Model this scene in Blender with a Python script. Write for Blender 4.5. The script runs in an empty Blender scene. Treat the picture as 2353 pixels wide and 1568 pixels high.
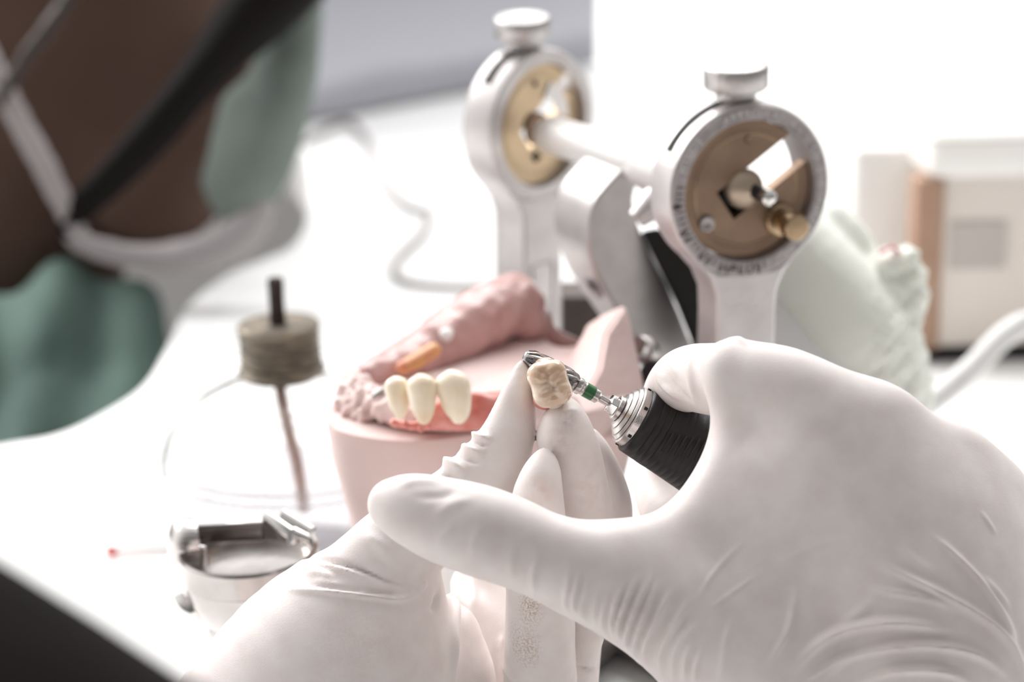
import bpy, bmesh, math, random
import numpy as np
from mathutils import Vector, Matrix

sc = bpy.context.scene
col = sc.collection
random.seed(4); rng = np.random.default_rng(4)

# ------------------------------------------------------------------ camera
FPX = 6300.0                       # focal length in pixels of the 2353 px frame
PITCH = math.radians(16.0)
CP, SP = math.cos(PITCH), math.sin(PITCH)
TAB = 0.75                         # table top height
CAM = np.array([0.0, 0.0, TAB + 0.304])
cam_data = bpy.data.cameras.new('camera')
cam = bpy.data.objects.new('camera', cam_data); col.objects.link(cam)
cam.location = CAM; cam.rotation_euler = (math.radians(90) - PITCH, 0, 0)
cam_data.sensor_width = 36.0; cam_data.lens = FPX / 2353 * 36
cam_data.clip_start = 0.02; cam_data.clip_end = 30
cam_data.dof.use_dof = True
cam_data.dof.focus_distance = 0.596
cam_data.dof.aperture_fstop = 12.2
sc.camera = cam

# ------------------------------------------------------------------ light
sc.view_settings.view_transform = 'Standard'
sc.view_settings.look = 'None'
sc.view_settings.gamma = 1.0
sc.view_settings.use_curve_mapping = False
sc.view_settings.exposure = 0.0
w = bpy.data.worlds.new('room_light'); sc.world = w; w.use_nodes = True
nt = w.node_tree; nt.nodes.clear()
out = nt.nodes.new('ShaderNodeOutputWorld'); bg = nt.nodes.new('ShaderNodeBackground')
tc = nt.nodes.new('ShaderNodeTexCoord'); dot = nt.nodes.new('ShaderNodeVectorMath'); dot.operation = 'DOT_PRODUCT'
Ld = Vector((-0.50, 0.80, 0.45)).normalized(); dot.inputs[1].default_value = Ld
mr = nt.nodes.new('ShaderNodeMapRange'); mr.interpolation_type = 'SMOOTHSTEP'
mr.inputs['From Min'].default_value = -0.25; mr.inputs['From Max'].default_value = 0.9
mr.inputs['To Min'].default_value = 0.26; mr.inputs['To Max'].default_value = 1.8
nt.links.new(tc.outputs['Generated'], dot.inputs[0]); nt.links.new(dot.outputs['Value'], mr.inputs['Value'])
nt.links.new(mr.outputs[0], bg.inputs['Strength']); bg.inputs['Color'].default_value = (1.0, 0.985, 0.975, 1)
nt.links.new(bg.outputs[0], out.inputs[0])

def area(name, loc, target, size, power, color=(1, 1, 1)):
    L = bpy.data.lights.new(name, 'AREA'); L.shape = 'RECTANGLE'; L.size = size[0]; L.size_y = size[1]
    L.energy = power; L.color = color
    o = bpy.data.objects.new(name, L); col.objects.link(o); o.location = loc
    o.rotation_euler = (Vector(target) - Vector(loc)).to_track_quat('-Z', 'Y').to_euler()
    return o
area('window_light', (-1.1, 1.55, 1.75), (0.0, 0.65, 0.85), (0.7, 0.6), 22, (1, 0.99, 0.98))
area('overhead_fill', (0.1, 1.75, 2.3), (0.0, 1.5, 0.75), (1.8, 0.8), 34)  # added lamp above the back of the bench, whitens bench top and wall

sc.cycles.max_bounces = 8
sc.cycles.transparent_max_bounces = 8
sc.cycles.use_denoising = True
sc.cycles.caustics_reflective = False
sc.cycles.sample_clamp_indirect = 6.0

# ------------------------------------------------------------------ helpers
RIGHT = np.array([1.0, 0, 0]); FWD = np.array([0, CP, -SP]); UP = np.array([0, SP, CP])
def cam2world(a):                  # camera frame mm (x right, y up, z deep) -> world metres
    a = np.asarray(a, float)
    return CAM + (a[..., 0:1] * RIGHT + a[..., 1:2] * UP + a[..., 2:3] * FWD) * 0.001
def pc(x, y, d): return np.array([(x - 1176.5) / FPX * d, (784 - y) / FPX * d, d])
def P(x, y, d): return Vector(cam2world(pc(x, y, d)))
def ray(x, y): return cam2world(pc(x, y, 1000.0)) - CAM
def on_z(x, y, z=TAB):
    r = ray(x, y); return Vector(CAM + r * ((z - CAM[2]) / r[2]))
def on_plane(x, y, o, n):
    r = ray(x, y); n = np.array(n); return Vector(CAM + r * (np.dot(np.array(o) - CAM, n) / np.dot(r, n)))
def z_at(y, yw):                   # world height where pixel row y meets world distance yw
    t = (784 - y) / FPX; return CAM[2] + yw * (-SP + t * CP) / (CP + t * SP)

def mat(name, color, rough=0.5, metal=0.0, noise=None, bump=None, sss=0.0, coat=0.0, trans=0.0, ior=1.45, aniso=0.0, spec=0.5):
    m = bpy.data.materials.new(name); m.use_nodes = True
    n = m.node_tree; b = n.nodes['Principled BSDF']
    b.inputs['Base Color'].default_value = (*color, 1); b.inputs['Roughness'].default_value = rough
    b.inputs['Metallic'].default_value = metal; b.inputs['IOR'].default_value = ior
    b.inputs['Coat Weight'].default_value = coat; b.inputs['Coat Roughness'].default_value = 0.05
    b.inputs['Transmission Weight'].default_value = trans
    b.inputs['Specular IOR Level'].default_value = spec
    if sss:
        b.inputs['Subsurface Weight'].default_value = sss
        b.inputs['Subsurface Radius'].default_value = (1.0, 0.6, 0.45); b.inputs['Subsurface Scale'].default_value = 0.003
    tcn = n.nodes.new('ShaderNodeTexCoord')
    def nz(scale, detail=3, stretch=None):
        t = n.nodes.new('ShaderNodeTexNoise'); t.inputs['Scale'].default_value = scale; t.inputs['Detail'].default_value = detail
        if stretch:
            mp = n.nodes.new('ShaderNodeMapping'); mp.inputs['Scale'].default_value = stretch
            n.links.new(tcn.outputs['Object'], mp.inputs[0]); n.links.new(mp.outputs[0], t.inputs['Vector'])
        else: n.links.new(tcn.outputs['Object'], t.inputs['Vector'])
        return t
    if noise:                      # (scale, second colour, low, high)
        t = nz(noise[0], 4, noise[4] if len(noise) > 4 else None)
        r = n.nodes.new('ShaderNodeValToRGB'); r.color_ramp.elements[0].position = noise[2]; r.color_ramp.elements[1].position = noise[3]
        r.color_ramp.elements[0].color = (*color, 1); r.color_ramp.elements[1].color = (*noise[1], 1)
        n.links.new(t.outputs['Fac'], r.inputs[0]); n.links.new(r.outputs[0], b.inputs['Base Color'])
    if bump:                       # (scale, distance in metres)
        t = nz(bump[0], 4, bump[2] if len(bump) > 2 else None)
        bp = n.nodes.new('ShaderNodeBump'); bp.inputs['Distance'].default_value = bump[1]; bp.inputs['Strength'].default_value = 1
        n.links.new(t.outputs['Fac'], bp.inputs['Height']); n.links.new(bp.outputs[0], b.inputs['Normal'])
    return m

def obj(name, verts, faces, m, parent=None, smooth=True, sharp=None):
    me = bpy.data.meshes.new(name); me.from_pydata([tuple(v) for v in verts], [], faces); me.validate()
    if m: me.materials.append(m)
    o = bpy.data.objects.new(name, me); col.objects.link(o)
    if smooth:
        me.polygons.foreach_set('use_smooth', [True] * len(me.polygons))
        if sharp is not None:
            me.set_sharp_from_angle(angle=math.radians(sharp))
    if parent is not None:
        o.parent = parent; o.matrix_parent_inverse = parent.matrix_world.inverted()
    return o
def tag(o, label=None, cat=None, group=None, kind=None):
    for k, v in (('label', label), ('category', cat), ('group', group), ('kind', kind)):
        if v: o[k] = v
    return o
def thing(name, loc, label, cat, group=None):
    o = bpy.data.objects.new(name, None); col.objects.link(o); o.location = loc; o.empty_display_size = 0.01
    o.matrix_world = Matrix.Translation(loc)
    return tag(o, label, cat, group)

class MB:                          # collects shapes into one mesh
    def __init__(s): s.v = []; s.f = []
    def add(s, v, f):
        k = len(s.v); s.v += [Vector(q) for q in v]; s.f += [tuple(i + k for i in q) for q in f]; return s
    def box(s, lo, hi, M=None, bev=0.0):
        bm = bmesh.new(); bmesh.ops.create_cube(bm, size=1)
        c = (Vector(lo) + Vector(hi)) / 2; d = Vector(hi) - Vector(lo)
        for q in bm.verts: q.co = Vector((q.co.x * d.x, q.co.y * d.y, q.co.z * d.z)) + c
        if bev: bmesh.ops.bevel(bm, geom=bm.edges[:], offset=bev, segments=3, affect='EDGES', profile=0.5)
        bm.verts.index_update(); v = [(M @ q.co if M else q.co.copy()) for q in bm.verts]
        f = [[q.index for q in g.verts] for g in bm.faces]; bm.free(); return s.add(v, f)
    def lathe(s, prof, M=Matrix(), n=64, rad=None, caps=True):     # prof: (z, r) along local z; rad(theta, z, r)
        v, f = [], []
        for (z, r) in prof:
            for i in range(n):
                a = 2 * math.pi * i / n; rr = rad(a, z, r) if rad else r
                v.append(M @ Vector((rr * math.cos(a), rr * math.sin(a), z)))
        for j in range(len(prof) - 1):
            for i in range(n):
                f.append((j * n + i, j * n + (i + 1) % n, (j + 1) * n + (i + 1) % n, (j + 1) * n + i))
        if caps: f.append(tuple(range(n))[::-1]); f.append(tuple((len(prof) - 1) * n + i for i in range(n)))
        return s.add(v, f)
    def tube(s, pts, r, n=16, sub=1):
        pts = [Vector(p) for p in pts]
        if sub > 1: pts = crv(pts, sub)
        rs = r if isinstance(r, (list, tuple)) else [r] * len(pts)
        if len(rs) != len(pts): rs = list(np.interp(np.linspace(0, 1, len(pts)), np.linspace(0, 1, len(rs)), rs))
        v, f = [], []; t0 = (pts[1] - pts[0]).normalized()
        nrm = t0.orthogonal().normalized()
        for k, p in enumerate(pts):
            t = (pts[min(k + 1, len(pts) - 1)] - pts[max(k - 1, 0)]).normalized()
            nrm = (nrm - t * nrm.dot(t)).normalized(); b = t.cross(nrm)
            for i in range(n):
                a = 2 * math.pi * i / n; v.append(p + (nrm * math.cos(a) + b * math.sin(a)) * rs[k])
        for j in range(len(pts) - 1):
            for i in range(n): f.append((j * n + i, j * n + (i + 1) % n, (j + 1) * n + (i + 1) % n, (j + 1) * n + i))
        f.append(tuple(range(n))[::-1]); f.append(tuple((len(pts) - 1) * n + i for i in range(n)))
        return s.add(v, f)
    def prism(s, poly, ext):       # poly: 3-D points of one face, ext: extrusion vector
        n = len(poly); v = [Vector(p) for p in poly] + [Vector(p) + Vector(ext) for p in poly]
        f = [tuple(range(n)), tuple(range(n, 2 * n))[::-1]] + [(i, i + n, (i + 1) % n + n, (i + 1) % n) for i in range(n)]
        return s.add(v, f)
    def build(s, name, m, parent=None, smooth=True, sharp=32, bevel=0):
        o = obj(name, s.v, s.f, m, parent, False)
        bm = bmesh.new(); bm.from_mesh(o.data); bmesh.ops.recalc_face_normals(bm, faces=bm.faces[:]); bm.to_mesh(o.data); bm.free()
        if smooth:
            o.data.polygons.foreach_set('use_smooth', [True] * len(o.data.polygons)); o.data.set_sharp_from_angle(angle=math.radians(sharp))
        if bevel:
            b = o.modifiers.new('bevel', 'BEVEL'); b.width = bevel; b.segments = 3; b.limit_method = 'ANGLE'; b.angle_limit = math.radians(35)
        return o
def crv(pts, sub):                 # Catmull-Rom resampling
    A = [np.array(p, float) for p in pts]; A = [2 * A[0] - A[1]] + A + [2 * A[-1] - A[-2]]; o = []
    for i in range(1, len(A) - 2):
        p0, p1, p2, p3 = A[i - 1:i + 3]
        for k in range(sub):
            t = k / sub
            o.append(0.5 * ((2 * p1) + (p2 - p0) * t + (2 * p0 - 5 * p1 + 4 * p2 - p3) * t * t + (3 * p1 - p0 - 3 * p2 + p3) * t ** 3))
    o.append(A[-2]); return [Vector(q) for q in o] if len(o[0]) == 3 else o
def frame(o, z, up=(0, 0, 1)):     # local z along z, local y as near up as possible
    z = Vector(z).normalized(); x = Vector(up).cross(z).normalized(); y = z.cross(x)
    M = Matrix.Identity(4)
    for i in range(3): M[i][0] = x[i]; M[i][1] = y[i]; M[i][2] = z[i]; M[i][3] = o[i]
    return M

# --------- volumes: unions of tapered limbs sampled on a grid (camera frame mm), meshed by surface nets
class Vol:
    def __init__(s, lo, hi, h):
        s.lo = np.array(lo, float); s.h = h
        s.n = np.ceil((np.array(hi) - s.lo) / h).astype(int) + 1
        s.ax = [s.lo[i] + h * np.arange(s.n[i]) for i in range(3)]
    def new(s): return np.full(tuple(s.n), 30.0, np.float32)
    def sl(s, lo, hi):
        a = np.clip(np.floor((lo - s.lo) / s.h).astype(int), 0, s.n); b = np.clip(np.ceil((hi - s.lo) / s.h).astype(int) + 1, 0, s.n)
        return tuple(slice(a[i], b[i]) for i in range(3))
    def grid(s, S): return np.meshgrid(*[s.ax[i][S[i]].astype(np.float32) for i in range(3)], indexing='ij', sparse=True)
    def cap(s, F, a, b, ra, rb, sq=1.0, pad=5.0):
        m = max(ra, rb) * max(1, sq) + pad
        S = s.sl(np.minimum(a, b) - m, np.maximum(a, b) + m)
        if any(q.stop <= q.start for q in S): return
        X, Y, Z = s.grid(S); d = b - a; L = float(d @ d) + 1e-9
        t = np.clip(((X - a[0]) * d[0] + (Y - a[1]) * d[1] + (Z - a[2]) * d[2]) / L, 0, 1)
        D = np.sqrt((X - a[0] - t * d[0]) ** 2 + (Y - a[1] - t * d[1]) ** 2 + ((Z - a[2] - t * d[2]) / sq) ** 2) - (ra + (rb - ra) * t)
        F[S] = np.minimum(F[S], D.astype(np.float32))
    def chain(s, pts, sub=5, sq=1.0, F=None, pad=9.0):    # pts: (px, py, depth mm, radius px)
        F = s.new() if F is None else F
        Q = crv([np.array([*pc(p[0], p[1], p[2]), p[3] * p[2] / FPX]) for p in pts], sub)
        for a, b in zip(Q[:-1], Q[1:]): s.cap(F, a[:3], b[:3], a[3], b[3], sq, pad)
        return F
    def ell(s, c, r, R=None, F=None, pad=4.0):
        F = s.new() if F is None else F; c = np.array(c, float); r = np.array(r, float); m = r.max() + pad
        S = s.sl(c - m, c + m); X, Y, Z = s.grid(S); X = X - c[0]; Y = Y - c[1]; Z = Z - c[2]
        if R is not None: X, Y, Z = [R[0][i] * X + R[1][i] * Y + R[2][i] * Z for i in range(3)]
        k = np.sqrt((X / r[0]) ** 2 + (Y / r[1]) ** 2 + (Z / r[2]) ** 2)
        D = (k - 1) * r.min() if True else k
        F[S] = np.minimum(F[S], D.astype(np.float32)); return F
def smin(a, b, k):
    h = np.clip(0.5 + 0.5 * (b - a) / k, 0, 1); return b + (a - b) * h - k * h * (1 - h)
def smax(a, b, k): return -smin(-a, -b, k)
def nets(F, V, smooth=2):
    s = F < 0; c = sum(s[i:s.shape[0] - 1 + i, j:s.shape[1] - 1 + j, k:s.shape[2] - 1 + k].astype(np.int8) for i in (0, 1) for j in (0, 1) for k in (0, 1))
    act = (c > 0) & (c < 8); I = np.argwhere(act); idx = np.full(act.shape, -1, np.int32); idx[act] = np.arange(len(I))
    cor = {(i, j, k): F[I[:, 0] + i, I[:, 1] + j, I[:, 2] + k] for i in (0, 1) for j in (0, 1) for k in (0, 1)}
    acc = np.zeros((len(I), 3)); cnt = np.zeros(len(I))
    for a in cor:
        for ax in range(3):
            if a[ax] == 0:
                b = list(a); b[ax] = 1; b = tuple(b); fa, fb = cor[a], cor[b]; m = (fa < 0) != (fb < 0)
                t = fa[m] / (fa[m] - fb[m]); p = np.tile(np.array(a, float), (m.sum(), 1)); p[:, ax] += t; acc[m] += p; cnt[m] += 1
    v = (I + acc / cnt[:, None]) * V.h + V.lo
    faces = []
    for ax in range(3):
        u, w_ = [(1, 2), (2, 0), (0, 1)][ax]
        sl0 = [slice(None)] * 3; sl1 = [slice(None)] * 3; sl0[ax] = slice(0, -1); sl1[ax] = slice(1, None)
        ch = s[tuple(sl0)] != s[tuple(sl1)]
        E = np.argwhere(ch); E = E[(E[:, u] > 0) & (E[:, w_] > 0) & (E[:, u] < s.shape[u] - 1) & (E[:, w_] < s.shape[w_] - 1)]
        q = []
        for du, dw in ((1, 1), (0, 1), (0, 0), (1, 0)):
            J = E.copy(); J[:, u] -= du; J[:, w_] -= dw; q.append(idx[J[:, 0], J[:, 1], J[:, 2]])
        q = np.stack(q, 1); ins = s[E[:, 0], E[:, 1], E[:, 2]]
        q[~ins] = q[~ins][:, ::-1]; faces.append(q)
    f = np.concatenate(faces); f = f[(f >= 0).all(1)]
    for _ in range(smooth): v = lap(v, f, 0.5)
    return v, f
def lap(v, f, lam):
    acc = np.zeros_like(v); cnt = np.zeros(len(v))
    for a, b in ((0, 1), (1, 2), (2, 3), (3, 0)):
        for x, y in ((a, b), (b, a)):
            for i in range(3): acc[:, i] += np.bincount(f[:, x], v[f[:, y], i], len(v))
            cnt += np.bincount(f[:, x], minlength=len(v))
    return v + lam * (acc / np.maximum(cnt, 1)[:, None] - v)
def normals(v, f):
    n = np.cross(v[f[:, 2]] - v[f[:, 0]], v[f[:, 3]] - v[f[:, 1]]); o = np.zeros_like(v)
    for c in range(4):
        for i in range(3): o[:, i] += np.bincount(f[:, c], n[:, i], len(v))
    return o / (np.linalg.norm(o, axis=1)[:, None] + 1e-9)
def mesh_np(name, v, f, m, parent=None, flip=True):
    if flip: f = f[:, ::-1]        # the camera frame is left-handed
    me = bpy.data.meshes.new(name); W = cam2world(v).astype(np.float32)
    me.vertices.add(len(W)); me.vertices.foreach_set('co', W.ravel())
    me.loops.add(f.size); me.loops.foreach_set('vertex_index', f.ravel().astype(np.int32))
    me.polygons.add(len(f)); me.polygons.foreach_set('loop_start', np.arange(0, f.size, 4, dtype=np.int32))
    me.polygons.foreach_set('loop_total', np.full(len(f), 4, np.int32))
    me.update(calc_edges=True); me.validate(); me.polygons.foreach_set('use_smooth', np.ones(len(f), bool))
    me.materials.append(m); o = bpy.data.objects.new(name, me); col.objects.link(o)
    if parent is not None: o.parent = parent; o.matrix_parent_inverse = parent.matrix_world.inverted()
    return o
def px_of(v): return np.stack([1176.5 + FPX * v[:, 0] / v[:, 2], 784 - FPX * v[:, 1] / v[:, 2]], 1)
def folds(v, f, L, dmax=9999):     # glove folds: (points, half-width px, height mm); raised rolls and sunk creases of the latex
    n = normals(v, f); uv = px_of(v); fr = np.clip(-n[:, 2] * 1.6 + 0.45, 0, 1) * (v[:, 2] < dmax)
    disp = np.zeros(len(v))
    for pts, wd, amp in L:
        q = np.array(crv([np.array(p, float) for p in pts], 5)); m = wd * 3
        sel = np.where((uv[:, 0] > q[:, 0].min() - m) & (uv[:, 0] < q[:, 0].max() + m) & (uv[:, 1] > q[:, 1].min() - m) & (uv[:, 1] < q[:, 1].max() + m) & (fr > 0))[0]
        if not len(sel): continue
        p = uv[sel]; best = np.full(len(sel), 1e9); tt = np.zeros(len(sel)); N = len(q) - 1
        for i in range(N):
            a, b = q[i], q[i + 1]; d = b - a; t = np.clip(((p - a) @ d) / (d @ d + 1e-9), 0, 1)
            D = np.linalg.norm(p - a - t[:, None] * d, axis=1); k = D < best; best[k] = D[k]; tt[k] = (i + t[k]) / N
        fade = np.clip(np.minimum(tt, 1 - tt) * 2.6, 0, 1); fade = fade * fade * (3 - 2 * fade)
        disp[sel] += 1.9 * amp * np.exp(-(best / wd) ** 2) * fade * fr[sel]
    return v + n * disp[:, None]

# ------------------------------------------------------------------ materials
glove = mat('latex_glove', (0.76, 0.705, 0.685), 0.45, noise=(160, (0.69, 0.61, 0.59), 0.35, 0.8), bump=(2600, 0.00005), sss=0.12, spec=0.35)
chrome = mat('polished_steel', (0.78, 0.76, 0.74), 0.12, 1.0, bump=(900, 0.00001))
steel = mat('brushed_steel', (0.54, 0.51, 0.495), 0.25, 1.0, bump=(3000, 0.00003))
cast_al = mat('cast_aluminium', (0.57, 0.54, 0.535), 0.42, 0.85, noise=(120, (0.46, 0.43, 0.425), 0.4, 0.9), bump=(700, 0.00008))
ring_m = mat('dull_engraved_metal', (0.42, 0.39, 0.39), 0.45, 0.9, noise=(400, (0.26, 0.235, 0.235), 0.3, 0.7))
brass = mat('aged_brass', (0.30, 0.205, 0.14), 0.5, 0.8, noise=(90, (0.22, 0.15, 0.11), 0.3, 0.75), bump=(900, 0.00005))
brass_l = mat('pale_brass', (0.62, 0.47, 0.31), 0.4, 0.8, noise=(90, (0.52, 0.39, 0.26), 0.3, 0.75))
brass_k = mat('bright_brass', (0.42, 0.30, 0.19), 0.28, 1.0)
black = mat('black_metal', (0.018, 0.016, 0.017), 0.5, 0.1, spec=.25)
rubber = mat('black_rubber', (0.014, 0.0125, 0.013), 0.42, noise=(60, (0.032, 0.03, 0.03), 0.4, 0.8), bump=(1800, 0.00004), spec=.3)
white = mat('white_laminate', (0.90, 0.895, 0.885), 0.5, noise=(3, (0.86, 0.855, 0.85), 0.3, 0.8))
wallm = mat('white_paint', (0.92, 0.915, 0.91), 0.8, bump=(300, 0.0001))
floorm = mat('grey_vinyl', (0.55, 0.54, 0.53), 0.6, noise=(5, (0.48, 0.47, 0.46), 0.3, 0.8))

glove2 = mat('stained_latex_glove', (0.76, 0.705, 0.685), 0.45, noise=(160, (0.69, 0.61, 0.59), 0.35, 0.8), bump=(2600, 0.00005), sss=0.12, spec=0.35)
def stain(m, centre, r, stretch, color, scale, amount):
    n = m.node_tree; b = n.nodes['Principled BSDF']; prev = b.inputs['Base Color'].links[0].from_socket
    g = n.nodes.new('ShaderNodeNewGeometry'); sb = n.nodes.new('ShaderNodeVectorMath'); sb.operation = 'SUBTRACT'; sb.inputs[1].default_value = centre
    ml = n.nodes.new('ShaderNodeVectorMath'); ml.operation = 'MULTIPLY'; ml.inputs[1].default_value = stretch
    ln = n.nodes.new('ShaderNodeVectorMath'); ln.operation = 'LENGTH'; mp = n.nodes.new('ShaderNodeMapRange')
    mp.inputs['From Min'].default_value = r; mp.inputs['From Max'].default_value = 0; mp.inputs['To Max'].default_value = 1
    nz = n.nodes.new('ShaderNodeTexNoise'); nz.inputs['Scale'].default_value = scale; nz.inputs['Detail'].default_value = 6
    rr = n.nodes.new('ShaderNodeMapRange'); rr.inputs['From Min'].default_value = .40; rr.inputs['From Max'].default_value = .66
    mu = n.nodes.new('ShaderNodeMath'); mu.operation = 'MULTIPLY'; mu2 = n.nodes.new('ShaderNodeMath'); mu2.operation = 'MULTIPLY'; mu2.inputs[1].default_value = amount
    mx = n.nodes.new('ShaderNodeMix'); mx.data_type = 'RGBA'; mx.inputs['B'].default_value = (*color, 1)
    L = n.links.new
    L(g.outputs['Position'], sb.inputs[0]); L(sb.outputs[0], ml.inputs[0]); L(ml.outputs[0], ln.inputs[0]); L(ln.outputs['Value'], mp.inputs['Value'])
    L(g.outputs['Position'], nz.inputs['Vector']); L(nz.outputs['Fac'], rr.inputs['Value']); L(rr.outputs[0], mu.inputs[0]); L(mp.outputs[0], mu.inputs[1])
    L(mu.outputs[0], mu2.inputs[0]); L(mu2.outputs[0], mx.inputs['Factor']); L(prev, mx.inputs['A']); L(mx.outputs['Result'], b.inputs['Base Color'])
stain(glove2, P(1218, 1395, 589), .0048, (1.3, 1, .8), (.33, .21, .12), 2200, .9)
stain(glove2, P(1210, 1475, 595), .0062, (1.3, 1, .8), (.33, .21, .12), 2200, .8)
stain(glove2, P(1305, 962, 590), .0028, (1, 1, 1), (.30, .27, .29), 900, .9)
stain(glove2, P(1290, 1010, 590), .0055, (1, 1, 1), (.52, .40, .40), 500, .6)
stain(glove2, P(1238, 1130, 583), .0050, (1, 1, 1), (.60, .45, .38), 350, .6)
stain(glove2, P(1360, 1120, 596), .0070, (1, 1, 1), (.56, .43, .41), 400, .5)
stain(glove2, P(800, 1460, 577), .0160, (1, 1, 1), (.56, .47, .45), 1500, .5)

# ------------------------------------------------------------------ the setting
def st(o): o['kind'] = 'structure'; return o
st(MB().box((-3, -2.5, -0.05), (3, 3.0, 0.0)).build('floor', floorm, smooth=False))
wy = 2.12
st(MB().box((-3, wy, 0), (3, wy + 0.12, 1.25)).build('wall_back', wallm, smooth=False))

# bench: rounded cut-out at the left where the other person sits
cut = [(-700, 1110), (-300, 1080), (0, 1024), (130, 1000), (230, 955), (330, 888), (385, 800), (432, 705), (520, 634), (620, 592), (672, 566), (705, 510), (715, 430), (690, 340), (600, 280)]
cutw = [on_z(*p) for p in cut]
cutw = crv(cutw, 5)
top = [Vector((1.5, 0.36, TAB)), Vector((1.5, wy - 0.02, TAB)), Vector((-1.5, wy - 0.02, TAB)), Vector((-1.5, cutw[-1].y, TAB))] + cutw[::-1] + [Vector((-1.5, cutw[0].y, TAB)), Vector((-1.5, 0.36, TAB))]
bench = thing('workbench', (0, 1.1, 0), 'white laminate workbench with a rounded cut-out, carrying the articulator and lamp', 'workbench')
MB().prism(top, (0, 0, -0.03)).build('worktop', white, bench, smooth=False)
for lx, ly in ((-1.4, 0.45), (1.4, 0.45), (-1.4, 1.75), (1.4, 1.75)):
    MB().box((lx - 0.03, ly - 0.03, 0), (lx + 0.03, ly + 0.03, TAB - 0.03)).build('leg', cast_al, bench, smooth=False)

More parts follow.
